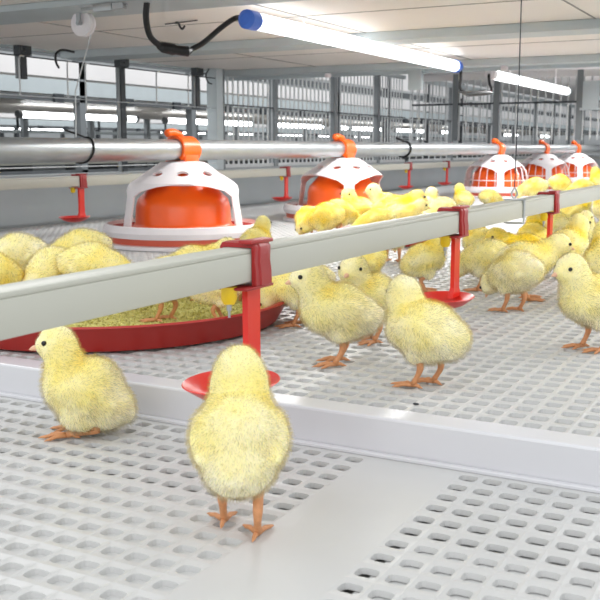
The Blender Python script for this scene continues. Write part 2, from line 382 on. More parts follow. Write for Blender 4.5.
small('lamp_bracket', 'grey square bracket at the far end of the second lamp', 'bracket', lambda bm: (box(bm, (-.035, -.01, -.07), (.035, .01, .05), .002), box(bm, (-.045, -.012, -.075), (.045, .012, -.065))), M['beam'], (-.9, 4.40, .44))
# pulley
t = thing('pulley', 'white grooved pulley wheel hung under the ceiling at upper left', 'pulley', (-1.235, 1.45, .43))
ax = (rt*.75+fw*.65); ax.z = 0; ax.normalize(); ang = math.atan2(ax.y, ax.x)
bm = B(); lathe(bm, [(.005, -.007), (.02, -.007), (.0235, -.007), (.0235, -.004), (.018, -.001), (.018, .001), (.0235, .004), (.0235, .007), (.02, .007), (.005, .007)], 36)
bmesh.ops.transform(bm, matrix=Matrix.Rotation(YA-.45, 4, 'Z') @ Matrix.Rotation(PI/2, 4, 'X'), verts=bm.verts); obj('wheel', bm, M['white'], t)
bm = B(); box(bm, (-.004, -.016, -.004), (.004, -.012, .03)); box(bm, (-.004, .012, -.004), (.004, .016, .03)); box(bm, (-.014, -.016, .022), (.014, .016, .0295)); tube(bm, [(0, -.019, 0), (0, .019, 0)], .003)
bmesh.ops.transform(bm, matrix=Matrix.Rotation(YA-.45, 4, 'Z'), verts=bm.verts); obj('yoke', bm, M['steel'], t)
small('ceiling_bracket', 'small shiny metal bracket on the ceiling right of the pulley', 'bracket', lambda bm: (box(bm, (-.02, -.006, -.014), (.02, .006, -.001), .001), box(bm, (.022, -.006, -.012), (.045, .006, -.002)), tube(bm, [(-.05, 0, -.007), (.05, 0, -.007)], .003)), M['steel'], tuple(gz(104, 3, .448)))
pw = onx(76, 137, -1.17)
bm = B(); tube(bm, [(-1.17, pw.y, .219), (-1.185, pw.y+.02, .30), (-1.222, 1.455, .41)], .0013, 6)
tag(obj('lift_cord', bm, M['bar']), 'thin pale cord running down from the pulley to the feed tube', 'cord')

# ------------------------------------------------------------------ feed tube
FX, FZ, FR = -1.17, .196, .0215
bm = B(); tube(bm, [(FX, .5, FZ), (FX, 3, FZ), (FX, 9, FZ)], FR, 32)
o = tag(obj('feed_tube', bm, M['steel']), 'long shiny metal feed tube running level over all the orange feeders', 'tube')
def tie(y, lab, r=.0017, flick=True):
    bm = B(); pts = []
    for k in range(22):
        a = math.radians(100-k*15.5); pts.append((FX-math.cos(a)*(FR+.0018)*-1, y+.012*math.sin(a*.5), FZ+math.sin(a)*(FR+.0018)))
    pts = [(FX-.012, y-.035, FZ+FR+.014), (FX-.004, y-.012, FZ+FR+.007)]+pts
    tube(bm, curve(pts, 2), r, 6); tag(obj('cable_tie', bm, M['black']), lab, 'tie', 'black ties round the feed tube')
tie(pw.y+.02, 'black tie looped round the feed tube under the pulley cord')
tie(onx(404, 148, FX).y, 'dark tie looped round the feed tube between second and third feeder', .004)

# ------------------------------------------------------------------ feeders
def feeder(y, rot, lab, grille):
    t = thing('pan_feeder', lab, 'feeder', (FX, y, 0.0008), 0, 'orange and white feeders under the feed tube')
    # pan
    bm = B(); lathe(bm, [(.155, .0), (.168, .0), (.168, .007), (.150, .009), (.150, .0)], 64, closed=False); obj('base_ring', bm, M['white'], t)
    bm = B(); lathe(bm, [(.145, .008), (.158, .0085), (.160, .021), (.146, .022)], 64, closed=True); obj('colour_band', bm, M['band'], t)
    bm = B(); lathe(bm, [(.150, .020), (.163, .021), (.168, .032), (.164, .044), (.158, .045), (.156, .036), (.148, .028)], 64, closed=True); obj('pan_rim', bm, M['white'], t)
    bm = B(); lathe(bm, [(0, .006), (.10, .008), (.140, .012), (.1555, .037), (.152, .038), (.136, .018), (.10, .013), (0, .013)], 48); obj('pan', bm, M['trayred'], t)
    # drum
    bm = B(); lathe(bm, [(.0, .03), (.112, .028), (.113, .034), (.103, .040), (.100, .046), (.0985, .078), (.094, .094), (.078, .110), (.060, .132), (.040, .156), (.0, .158)], 56)
    obj('hopper', bm, M['orange'], t)
    # white cage : cap with oval vents + three legs with arches
    N = 72; bm = B()
    lathe(bm, [(.030, .172), (.046, .170), (.052, .166), (.108, .128), (.105, .1245), (.048, .162), (.030, .166)], N, closed=True)
    cap = obj('cap', bm, M['white'], t)
    cb = B()
    for k in range(9):
        a = rot+k*2*PI/9+PI/9
        d = Vector((math.cos(a), math.sin(a), .0)); m4 = Matrix.Translation(d*.078+Vector((0, 0, .1465))) @ Matrix.Rotation(a, 4, 'Z') @ Matrix.Rotation(math.radians(34), 4, 'Y') @ Matrix.Diagonal((.009, .0125, .03, 1))
        bmesh.ops.create_icosphere(cb, subdivisions=2, radius=1, matrix=m4)
    cme = bpy.data.meshes.new('c'); cb.to_mesh(cme); cb.free(); cut = bpy.data.objects.new('c', cme); COL.objects.link(cut)
    md = cap.modifiers.new('b', 'BOOLEAN'); md.object = cut; md.operation = 'DIFFERENCE'; md.solver = 'EXACT'
    cut.parent = t
    bpy.context.view_layer.update(); dg = bpy.context.evaluated_depsgraph_get()
    nm = bpy.data.meshes.new_from_object(cap.evaluated_get(dg)); cap.modifiers.clear(); cap.data = nm
    bpy.data.objects.remove(cut)
    for leg in range(3):
        a0 = rot+leg*2*PI/3; bm = B(); rows = []
        path = [(.1075, .1285), (.114, .1225), (.1195, .113), (.1235, .101), (.126, .085), (.1285, .07), (.131, .055), (.133, .040), (.134, .028)]
        for i, (r, z) in enumerate(path):
            s = i/(len(path)-1); w = 60 if i == 0 else max(6.5, 6.5+53.5*(1-min(1, (s/.38)))**1.7)
            rows.append([(r, z, a0+math.radians(w)*(q/10-1)) for q in range(21)])
        def vv(r, z, a, off=0): return bm.verts.new(((r-off)*math.cos(a), (r-off)*math.sin(a), z))
        O = [[vv(*p) for p in rr] for rr in rows]; I = [[vv(*p, off=.0035) for p in rr] for rr in rows]
        for i in range(len(rows)-1):
            for q in range(20):
                bm.faces.new((O[i][q], O[i+1][q], O[i+1][q+1], O[i][q+1])); bm.faces.new((I[i][q+1], I[i+1][q+1], I[i+1][q], I[i][q]))
            bm.faces.new((O[i][0], I[i][0], I[i+1][0], O[i+1][0])); bm.faces.new((O[i][20], O[i+1][20], I[i+1][20], I[i][20]))
        bmesh.ops.recalc_face_normals(bm, faces=bm.faces); obj('cage_leg', bm, M['white'], t)
    if grille:
        for k in range(24):
            a = k*2*PI/24; c, s = math.cos(a), math.sin(a); bm = B()
            tube(bm, [(r*c, r*s, z) for r, z in ((.108, .126), (.121, .106), (.128, .07), (.131, .04))], .0014, 5); obj('grille_bar', bm, M['white'], t)
        bm = B(); lathe(bm, [(.1285, .068), (.1310, .068), (.1310, .071), (.1285, .071)], 48, closed=True); obj('grille_ring', bm, M['white'], t)
    # saddle over the feed tube
    z0 = FZ; bm = B(); r0 = FR+.0008; r1 = FR+.0065; w = .031
    prof = []
    for k in range(17):
        a = math.radians(-50+k*(280/16)) ; prof.append((math.cos(a), math.sin(a)))
    rings = []
    for c, s in prof:
        ww = w*(1 if s < .3 else 1-.15*s)
        rings.append([bm.verts.new((r*c, sy*ww, z0+r*s)) for r, sy in ((r0, -1), (r1, -1), (r1, 1), (r0, 1))])
    for a, b in zip(rings, rings[1:]):
        for k in range(4): bm.faces.new((a[k], b[k], b[(k+1) % 4], a[(k+1) % 4]))
    bm.faces.new(rings[0][::-1]); bm.faces.new(rings[-1]); bmesh.ops.recalc_face_normals(bm, faces=bm.faces)
    # hooked tongue on the tube top
    tube(bm, curve([(.004, -.012, z0+r1), (.0, -.032, z0+r1+.006), (-.004, -.05, z0+r1+.004)]), [.0085]*12+[.005], 10)
    obj('saddle', bm, M['orange'], t)
    bm = B(); lathe(bm, [(.020, .150), (.034, .150), (.033, .169), (.026, FZ-FR-.002), (.020, FZ-FR-.002)], 32, closed=True); obj('collar', bm, M['orange'], t)
    for sx in (-1, 1):
        bm = B(); box(bm, (sx*.0225-.003, -.024, .166), (sx*.0225+.003, .024, z0-.008), .001); obj('saddle_strap', bm, M['orange'], t)
fy = [1.67, 2.446, 3.914, 4.671, 5.365]
def face_angle(y): return math.atan2(-y, -FX)     # angle from feeder towards camera
labs = ['largest orange and white feeder on the left, nearest the camera', 'orange and white feeder behind the chick heap, second nearest',
        'orange feeder with fine white grille bars, right behind the hanging wire', 'small far orange feeder, left of the last one at the right edge', 'farthest small orange feeder next to the right edge']
for i, y in enumerate(fy):
    r = face_angle(y)+(PI if i == 0 else math.radians(8 if i < 3 else 14))
    feeder(y, r, labs[i], i >= 2)

# ------------------------------------------------------------------ drinking pipes and drinkers
NX, NZ, PW = -.35, .1195, .011
def sqpipe(x, z, y0, y1, lab):
    t = thing('drinking_pipe', lab, 'pipe', (x, y0, z))
    L = y1-y0
    bm = B(); box(bm, (-PW, 0, -PW), (PW, L, PW-.002), .0012); obj('square_tube', bm, M['pipe'], t)
    bm = B(); box(bm, (-PW+.0005, 0, PW-.0022), (PW-.0005, L, PW+.0012), .001); obj('top_profile', bm, M['pipe'], t); return t
sqpipe(NX, NZ, .18, 7, 'ivory square drinking pipe crossing the foreground diagonally above the chicks')
WX, WZ = -1.5, .124
sqpipe(WX, WZ, .8, 9, 'pale square drinking pipe running behind the orange feeders')
def make_drinker():
    t = thing('nipple_drinker', '', 'drinker', (0, 0, 0), 0, 'red cup drinkers on the pipes')
    # saddle clip : wraps the square pipe, profile in XZ, swept over Y with ridges
    bm = B(); g = PW+.0006; e = g+.0028; top = PW+.0018
    def sec(y, s):
        g2 = g; e2 = e*s
        return [(g2, -g-.002), (e2+.001, -g-.002), (e2+.0006, -.004), (e2-.0004, .003), (e2, top), (e2-.002, top+.003*s), (-e2+.002, top+.003*s), (-e2, top), (-e2, -g-.002), (-g2, -g-.002), (-g2, top-.0002), (g2, top-.0002)]
    ys = [-.011, -.0105, -.006, -.005, 0, .005, .006, .0105, .011]; ss = [.97, 1, 1, 1.07, 1.07, 1.07, 1, 1, .97]
    R = [[bm.verts.new((a, y, b)) for a, b in sec(y, s)] for y, s in zip(ys, ss)]
    for a, b in zip(R, R[1:]):
        for k in range(12): bm.faces.new((a[k], a[(k+1) % 12], b[(k+1) % 12], b[k]))
    bm.faces.new(R[0]); bm.faces.new(R[-1][::-1])
    bmesh.ops.recalc_face_normals(bm, faces=bm.faces)
    box(bm, (-.010, -.024, -g-.0042), (e+.001, .013, -g-.0022), .0007)
    box(bm, (.004, -.016, top+.0025), (e, .015, top+.0052), .0008)
    obj('saddle', bm, M['darkred'], t)
    # nipple
    bm = B(); lathe(bm, [(0, -.0135), (.0056, -.0135), (.0056, -.022), (.0040, -.0255), (.0, -.0255)], 20, c=(0, -.022, 0)); obj('nipple_body', bm, M['yellow'], t)
    bm = B(); lathe(bm, [(0, -.025), (.0018, -.025), (.0018, -.030), (.0009, -.0302), (.0009, -.035), (0, -.035)], 12, c=(0, -.022, 0)); obj('nipple_pin', bm, M['steel'], t)
    # arm
    bm = B()
    secs = []
    for z, w, dy, th in ((-.0150, .0092, 0, .0022), (-.02, .0088, 0, .0022), (-.05, .0084, 0, .0022), (-.072, .0088, 0, .0022), (-.078, .0105, -.0005, .003), (-.083, .013, -.003, .003)):
        secs.append([bm.verts.new((.004+sx*th, .001+dy+sy*w, z)) for sx, sy in ((-1, -1), (1, -1), (1, 1), (-1, 1))])
    for a, b in zip(secs, secs[1:]):
        for k in range(4): bm.faces.new((a[k], b[k], b[(k+1) % 4], a[(k+1) % 4]))
    bm.faces.new(secs[0]); bm.faces.new(secs[-1][::-1]); bmesh.ops.recalc_face_normals(bm, faces=bm.faces)
    obj('arm', bm, M['red'], t, False)
    # cup : shallow oval dish
    bm = B(); lathe(bm, [(0, -.0885), (.012, -.0885), (.022, -.085), (.031, -.0785), (.0335, -.0765), (.033, -.0758), (.029, -.0775), (.020, -.0835), (.010, -.0862), (0, -.0862)], 48)
    bmesh.ops.transform(bm, matrix=Matrix.Translation((.0, -.020, -.004)) @ Matrix.Diagonal((.95, 1.2, 1, 1)), verts=bm.verts)
    obj('cup', bm, M['red'], t); return t
def copy_tree(o, parent=None):
    c = o.copy(); COL.objects.link(c)
    if parent: c.parent = parent
    for ch in o.children: copy_tree(ch, c)
    return c
dr = make_drinker()
nd = [(.574, 'large red cup drinker in the centre foreground, nearest the camera'), (1.012, 'red cup drinker on the near pipe right of centre, its cup lying clear of chicks'), (1.44, 'red cup drinker farthest right on the near pipe, cup hidden by chicks')]
for i, (y, lab) in enumerate(nd):
    d = dr if i == 0 else copy_tree(dr); d.location = (NX, y, NZ); d['label'] = lab
for px, lab in ((79, 'small red cup drinker against the grey side panel, far left'), (285, 'small red cup drinker on the rear pipe left of the second feeder'), (408, 'small red drinker on the rear pipe above the reaching chick'), (446, 'small red drinker on the rear pipe left of the grilled feeder')):
    d = copy_tree(dr); d.location = (WX, onx(px, 180, WX).y, WZ); d['label'] = lab
# hanging wire and clamp on near pipe
py = onx(514, 205, NX).y
t = thing('hanging_wire', 'thin dark vertical wire from ceiling to its clamp on the near pipe', 'wire', (NX, py, NZ+PW))
bm = B(); tube(bm, [(0, 0, .016), (.0006, .001, .15), (0, .0, CZ-NZ-PW)], .0008, 6); obj('wire', bm, M['darksteel'], t)
bm = B()
tube(bm, curve([(0, 0, .018), (.002, .002, .014), (.003, .003, .009), (.0, .002, .0035)]), .0013, 6); tube(bm, curve([(0, 0, .018), (-.002, -.002, .014), (-.003, -.003, .009), (.0, -.002, .0035)]), .0013, 6)
box(bm, (-PW-.002, -.006, .0015), (PW+.002, .01, .003)); box(bm, (PW+.0004, .002, -.03), (PW+.002, .008, .003)); box(bm, (-PW-.002, .002, -.03), (-PW-.0004, .008, .003))
tube(bm, [(PW+.001, .005, -.029), (-PW-.001, .005, -.029)], .0012, 6)
obj('clamp', bm, M['steel'], t)

# ------------------------------------------------------------------ trays
def tray(c, R, lab):
    t = thing('feed_tray', lab, 'tray', (c.x, c.y, .0008), 0, 'round red feed trays')
    bm = B(); lathe(bm, [(0, 0), (R-.020, 0), (R-.014, .002), (R, .026), (R+.003, .0275), (R+.002, .0295), (R-.004, .0285), (R-.018, .006), (R-.024, .004), (0, .004)], 96)
    obj('tray_dish', bm, M['trayred'], t)
    g = tag_feed(c, R-.021, lab)
def tag_feed(c, R, lab):
    bm = B(); n = 90
    lathe(bm, [(R*k/24, .0055+.0035*math.cos(k/24*1.5)) for k in range(24, -1, -1)], n)
    bmesh.ops.remove_doubles(bm, verts=bm.verts, dist=1e-5)
    for v in bm.verts:
        v.co.z += .0018*noise.noise(v.co*120)+.001*noise.noise(v.co*400)
    vs = []
    for k in range(int(5200*(R/.18)**2)):
        a = random.random()*2*PI; r = R*math.sqrt(random.random())*.985; x, y = r*math.cos(a), r*math.sin(a)
        z = .0062+.0035*math.cos(r/R*1.5)+.001*random.random()
        s = random.uniform(.0008, .0016); m4 = Matrix.Translation((x, y, z)) @ Matrix.Rotation(random.random()*6, 4, Vector((random.random(), random.random(), random.random())).normalized()) @ Matrix.Diagonal((s*1.7, s, s*.8, 1))
        bmesh.ops.create_cube(bm, size=1.2, matrix=m4) if False else vs.append(m4)
    for m4 in vs:
        q = [bm.verts.new(m4 @ Vector(p)) for p in ((1, 0, 0), (-1, 0, 0), (0, 1, 0), (0, -1, 0), (0, 0, 1), (0, 0, -1))]
        for f in ((0, 2, 4), (2, 1, 4), (1, 3, 4), (3, 0, 4)): bm.faces.new([q[i] for i in f])
    o = obj('chick_feed', bm, M['grain'], None, False); o.location = (c.x, c.y, .0008)
    tag(o, 'golden crumbled feed covering the ' + lab.split(',')[0], 'feed', kind='stuff')
TC = gz(110, 319)
tray(TC, .213, 'large round red tray on the left, in front of the nearest feeder')
TC2 = gz(392, 243); tray(TC2, .11, 'smaller round red tray behind the near pipe, hidden by chicks')

# ------------------------------------------------------------------ chicks
def sph(bm, c, r, pitch=0., sub=3, yaw=0.):
    if not hasattr(r, '__len__'): r = (r, r, r)
    m4 = Matrix.Translation(c) @ Matrix.Rotation(yaw, 4, 'Z') @ Matrix.Rotation(-math.radians(pitch), 4, 'Y') @ Matrix.Diagonal((*r, 1))
    bmesh.ops.create_icosphere(bm, subdivisions=sub, radius=1, matrix=m4)
def lerp(a, b, t): return tuple(a[i]+(b[i]-a[i])*t for i in range(len(a)))
POSES = {
 # body centre/semi axes/pitch, breast, rump, tail, neck base, head, gaze yaw & pitch, foot x's, hip
 'stand': dict(body=((-.3, 0, 5.0), (3.5, 2.95, 2.95), 14), breast=((1.4, 0, 5.3), 2.55), rump=((-2.5, 0, 4.6), 2.05), tail=((-3.8, 0, 4.8), 1.0), neck=((2.2, 0, 7.0), 1.95), head=((3.0, 0, 8.7), 1.62), yaw=0, pit=-6, feet=((.6, 1.25), (-.2, -1.3)), hock=-.9, hip=3.0),
 'glance': dict(body=((-.3, 0, 5.0), (3.5, 3.05, 3.05), 16), breast=((1.4, 0, 5.3), 2.6), rump=((-2.5, 0, 4.6), 2.15), tail=((-3.8, 0, 4.8), 1.0), neck=((2.1, -.1, 7.0), 1.95), head=((2.7, -.4, 8.6), 1.7), yaw=-45, pit=-18, feet=((.6, 1.25), (-.2, -1.3)), hock=-.9, hip=3.0),
 'turn': dict(body=((-.3, 0, 5.0), (3.5, 2.95, 2.95), 14), breast=((1.4, 0, 5.3), 2.55), rump=((-2.5, 0, 4.6), 2.05), tail=((-3.8, 0, 4.8), 1.0), neck=((2.1, .2, 7.0), 1.95), head=((2.8, .6, 8.7), 1.62), yaw=38, pit=-8, feet=((.4, 1.25), (-.4, -1.3)), hock=-.9, hip=3.0),
 'away': dict(body=((-.1, 0, 5.6), (3.1, 3.2, 3.5), 30), breast=((1.2, 0, 6.2), 2.55), rump=((-1.6, 0, 4.5), 2.3), tail=((-2.8, 0, 4.1), 1.1), neck=((1.5, 0, 8.4), 2.1), head=((1.9, 0, 9.9), 1.8), yaw=0, pit=-30, feet=((1.5, 1.15), (-.9, -1.2)), hock=-.9, hip=3.2),
 'squat': dict(body=((-.4, 0, 3.6), (3.1, 2.9, 3.3), 28), breast=((1.2, 0, 4.3), 2.35), rump=((-2.0, 0, 2.6), 2.2), tail=((-3.3, 0, 1.9), 1.1), neck=((1.6, 0, 6.4), 1.75), head=((2.2, 0, 8.05), 1.55), yaw=12, pit=-4, feet=((1.35, 1.3), (1.15, -1.2)), hock=-1.2, hip=1.2),
 'peck': dict(body=((-.5, 0, 5.3), (3.5, 2.9, 2.9), -10), breast=((1.4, 0, 4.7), 2.5), rump=((-2.7, 0, 5.6), 1.95), tail=((-3.9, 0, 6.2), .95), neck=((3.2, 0, 4.2), 1.7), head=((4.4, 0, 3.2), 1.5), yaw=0, pit=-60, feet=((.9, 1.25), (.1, -1.3)), hock=-.9, hip=3.0),
 'reach': dict(body=((-.6, 0, 4.8), (3.2, 2.75, 2.9), 24), breast=((1.0, 0, 5.4), 2.4), rump=((-2.4, 0, 4.1), 2.0), tail=((-3.6, 0, 4.0), .95), neck=((1.9, 0, 7.4), 1.6), head=((2.9, 0, 9.0), 1.5), yaw=0, pit=12, feet=((.5, 1.2), (-.3, -1.2)), hock=-.9, hip=2.8),
 'stretch': dict(body=((-.8, 0, 4.9), (3.6, 2.8, 2.75), 8), breast=((1.4, 0, 5.2), 2.35), rump=((-3.0, 0, 4.7), 1.95), tail=((-4.2, 0, 4.9), .95), neck=((3.0, 0, 6.3), 1.65), head=((4.4, 0, 7.2), 1.5), yaw=0, pit=-10, feet=((.6, 1.25), (-.2, -1.3)), hock=-.9, hip=3.0),
}
def chick_body(pose, nst, seed, w=1.0):
    rnd = random.Random(seed); P = dict(POSES[pose]); bm = B()
    if pose != 'squat':
        up = .75 if pose == 'away' else .45
        for k in ('body', 'breast', 'rump', 'tail', 'neck', 'head'): q = P[k]; P[k] = ((q[0][0], q[0][1], q[0][2]+up),)+tuple(q[1:])
        P['hip'] += up; P['head'] = (P['head'][0], P['head'][1]*1.07)
    (bc, br, bp) = P['body']; sph(bm, bc, br, bp)
    for k in ('breast', 'rump', 'tail', 'neck'): c, r = P[k]; sph(bm, c, (r, r*(1.08 if k in ('breast', 'rump') else 1), r))
    hc, hr = P['head']; yaw = math.radians(P['yaw']); pit = P['pit']
    sph(bm, lerp(P['neck'][0], hc, .5), (P['neck'][1]+hr)/2)
    sph(bm, lerp(P['neck'][0], P['breast'][0], .45), (P['neck'][1]+P['breast'][1])/2)
    sph(bm, lerp(P['rump'][0], P['tail'][0], .5), (P['rump'][1]+P['tail'][1])/2.1)
    hd = Vector((math.cos(yaw)*math.cos(math.radians(pit)), math.sin(yaw)*math.cos(math.radians(pit)), math.sin(math.radians(pit))))
    hside = Vector((-math.sin(yaw), math.cos(yaw), 0)); hup = hd.cross(hside)
    sph(bm, hc, (hr*1.06, hr*.95, hr*.98), pit, yaw=yaw)
    sph(bm, Vector(hc)+hd*hr*.62-hup*hr*.12, hr*.62)                       # face
    for s in (-1, 1):
        sph(bm, Vector(hc)+hside*s*hr*.42-hup*hr*.28+hd*hr*.2, hr*.62)     # cheeks
        sph(bm, (bc[0]+.1, bc[1]+s*(br[1]*.86), bc[2]+.35), (2.3, .55, 1.35), bp-16+(8 if pose == 'peck' else 0))   # wing
        sph(bm, (bc[0]-1.9, bc[1]+s*(br[1]*.80), bc[2]-.35), (1.1, .4, .55), bp-20)
        if pose != 'squat': sph(bm, (.0+(.3 if pose == 'peck' else 0), s*1.35, P['hip']+.2), (1.2, 1.0, 1.35), 20)
        else: sph(bm, (.2, s*1.5, 1.9), (1.7, 1.1, 1.4), 10)
    me = bpy.data.meshes.new('t'); bm.to_mesh(me); bm.free()
    ob = bpy.data.objects.new('t', me); COL.objects.link(ob)
    md = ob.modifiers.new('r', 'REMESH'); md.mode = 'VOXEL'; md.voxel_size = .24
    sm = ob.modifiers.new('s', 'SMOOTH'); sm.factor = .6; sm.iterations = 7
    bpy.context.view_layer.update(); dg = bpy.context.evaluated_depsgraph_get()
    me2 = bpy.data.meshes.new_from_object(ob.evaluated_get(dg)); bpy.data.objects.remove(ob)
    # slight lumpiness
    S = .01
    eyes = [Vector(hc)+hd*hr*.62+hside*s*hr*.80+hup*hr*.16 for s in (-1, 1)]
    beak0 = Vector(hc)+hd*hr*1.12-hup*hr*.18
    for v in me2.vertices:
        nn = noise.noise(v.co*.55+Vector((seed, 0, 0)))*.14+noise.noise(v.co*1.4+Vector((0, seed, 0)))*.07
        v.co += v.normal*nn
    neckc = Vector(P['neck'][0]); bodyc = Vector(bc)
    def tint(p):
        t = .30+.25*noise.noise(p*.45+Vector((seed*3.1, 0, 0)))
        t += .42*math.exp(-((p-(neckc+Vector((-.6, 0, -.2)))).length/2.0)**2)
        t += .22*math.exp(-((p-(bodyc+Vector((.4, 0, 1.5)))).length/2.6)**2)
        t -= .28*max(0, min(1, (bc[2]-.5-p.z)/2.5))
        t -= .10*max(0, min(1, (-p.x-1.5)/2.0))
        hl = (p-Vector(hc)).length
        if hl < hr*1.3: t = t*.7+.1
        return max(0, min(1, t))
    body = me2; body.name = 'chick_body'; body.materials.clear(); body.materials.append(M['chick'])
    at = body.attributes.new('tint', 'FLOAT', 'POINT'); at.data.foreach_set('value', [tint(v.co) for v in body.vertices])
    body.polygons.foreach_set('use_smooth', [True]*len(body.polygons))
    # strands
    import bisect
    polys = list(body.polygons); cum = []; s = 0
    for p in polys: s += p.area; cum.append(s)
    V = []; Fc = []; NN = []; TT = []
    vs = body.vertices
    for _ in range(nst):
        p = polys[min(len(polys)-1, bisect.bisect(cum, rnd.random()*s))]
        a, b, c = [vs[i] for i in (p.vertices[0], p.vertices[1+(rnd.random() < .5)], p.vertices[-1 if rnd.random() < .5 else 2])]
        u, v = rnd.random(), rnd.random()
        if u+v > 1: u, v = 1-u, 1-v
        pos = a.co+(b.co-a.co)*u+(c.co-a.co)*v; nrm = a.normal
        hl = (pos-Vector(hc)).length; head = hl < hr*1.25
        if min((pos-e).length for e in eyes) < .34 or (pos-beak0).length < .42: continue
        if head:
            flow = (-hd*.9-hup*.2); ln = rnd.uniform(.22, .40)
            if (pos-Vector(hc)).dot(hd) > hr*.5: ln *= .55
        else:
            flow = Vector((-.85, 0, -.55)); ln = rnd.uniform(.34, .62)
        flow = flow-nrm*flow.dot(nrm)
        d1 = (nrm*.75+flow*.55+Vector((rnd.gauss(0, .22), rnd.gauss(0, .22), rnd.gauss(0, .22)))).normalized()
        d2 = (d1+flow*.6-nrm*.1+Vector((0, 0, -.12))+Vector((rnd.gauss(0, .2), rnd.gauss(0, .2), rnd.gauss(0, .2)))).normalized()
        side = d1.cross(Vector((rnd.gauss(0, 1), rnd.gauss(0, 1), rnd.gauss(0, 1)))).normalized()*(.020*w)
        i0 = len(V); r0 = pos-nrm*.06; m0 = pos+d1*ln*.55; tp = m0+d2*ln*.5
        V += [r0-side, r0+side, m0+side*.7, m0-side*.7, tp]; Fc += [(i0, i0+1, i0+2, i0+3), (i0+3, i0+2, i0+4)]
        ns = (nrm+.25*d1+Vector((0, 0, .55))).normalized(); NN += [ns]*5; tt = tint(pos)+rnd.uniform(-.12, .12); TT += [tt]*5
    dm = bpy.data.meshes.new('chick_down'); dm.from_pydata([tuple(x*S) for x in V], [], Fc); dm.materials.append(M['down'])
    at = dm.attributes.new('tint', 'FLOAT', 'POINT'); at.data.foreach_set('value', TT)
    dm.polygons.foreach_set('use_smooth', [True]*len(dm.polygons))
    dm.normals_split_custom_set_from_vertices([tuple(x) for x in NN])
    body.transform(Matrix.Scale(S, 4))
    # beak
    bb = B(); o = beak0-hd*.38
    def bk(dz, ln, rx, rz, sg):
        rings = []
        for k in range(6):
            t = k/5; c = o+hd*(ln*t)+hup*(dz-.16*t*t*(1 if sg > 0 else -.2)); f = math.sqrt(max(0, 1-t**1.6))*.96+.04
            rings.append([bb.verts.new((c+hside*math.cos(q*PI/5)*rx*f+hup*math.sin(q*PI/5)*rz*f)*S) for q in range(10)])
        for a, b in zip(rings, rings[1:]):
            for q in range(10): bb.faces.new((a[q], a[(q+1) % 10], b[(q+1) % 10], b[q]))
        bb.faces.new(rings[0]); bb.faces.new(rings[-1])
    bk(.05, 1.05, .36, .30, 1); bk(-.12, .88, .30, .20, -1); bmesh.ops.recalc_face_normals(bb, faces=bb.faces)
    bme = bpy.data.meshes.new('beak'); bb.to_mesh(bme); bb.free(); bme.materials.append(M['beak']); bme.polygons.foreach_set('use_smooth', [True]*len(bme.polygons))
    # eyes
    em = []
    for e in eyes:
        eb = B(); bmesh.ops.create_uvsphere(eb, u_segments=16, v_segments=10, radius=.0023, matrix=Matrix.Translation(e*S) @ Matrix.Rotation(yaw, 4, 'Z') @ Matrix.Diagonal((1.05, .75, 1, 1)))
        m = bpy.data.meshes.new('eye'); eb.to_mesh(m); eb.free(); m.materials.append(M['eye']); m.polygons.foreach_set('use_smooth', [True]*len(m.polygons)); em.append(m)
    # legs
    lm = []
    for (fx, fy_), sg in zip(P['feet'], (1, -1)):
        lb = B(); f = Vector((fx, fy_, .17))
        hip = Vector((.15, sg*1.3, P['hip'])) if pose != 'squat' else Vector((-.2, sg*1.5, 1.5))
        hock = Vector((fx+P['hock'], fy_+sg*.05, 2.0)) if pose != 'squat' else Vector((fx-2.7, fy_+sg*.1, .75))
        ank = f+Vector((-.12, 0, .14))
        tube(lb, [x*S for x in curve([hip, hock, ank], 5)], [x*S for x in (.52, .46, .42, .38, .36, .35, .30, .27, .26, .28, .32)], 10)
        zc = min(v.co.z for v in lb.verts); m = bpy.data.meshes.new('leg'); lb.to_mesh(m); lb.free(); shank = m
        m.materials.append(M['leg']); m.polygons.foreach_set('use_smooth', [True]*len(m.polygons)); lb = B()
        for a, L, yy in ((4, 1.75, 0), (34, 1.45, 0), (-30, 1.4, 0), (168, .75, 0)):
            a = math.radians(a*1.0+sg*4); d = Vector((math.cos(a), math.sin(a), 0)); b0 = ank+Vector((0, 0, -.06))
            L *= 1.3; pts = [b0, b0+d*L*.3+Vector((0, 0, -.0)), b0+d*L*.55+Vector((0, 0, .03)), b0+d*L*.82+Vector((0, 0, -.10)), b0+d*L*.97+Vector((0, 0, -.12)), b0+d*(L+.22)+Vector((0, 0, -.19))]
            tube(lb, [x*S for x in pts], [x*S for x in (.25, .19, .18, .155, .10, .02)], 8)
        zmin = min(v.co.z for v in lb.verts)
        for v in lb.verts:
            if v.co.z < .004: v.co.z -= zmin*.98*(1 if v.co.z < .003 else .5)
        m = bpy.data.meshes.new('foot'); lb.to_mesh(m); lb.free(); m.materials.append(M['leg']); m.polygons.foreach_set('use_smooth', [True]*len(m.polygons)); lm.append((shank, m))
    return dict(body=body, down=dm, beak=bme, eyes=em, legs=lm)
CACHE = {}; trnd = random.Random(4)
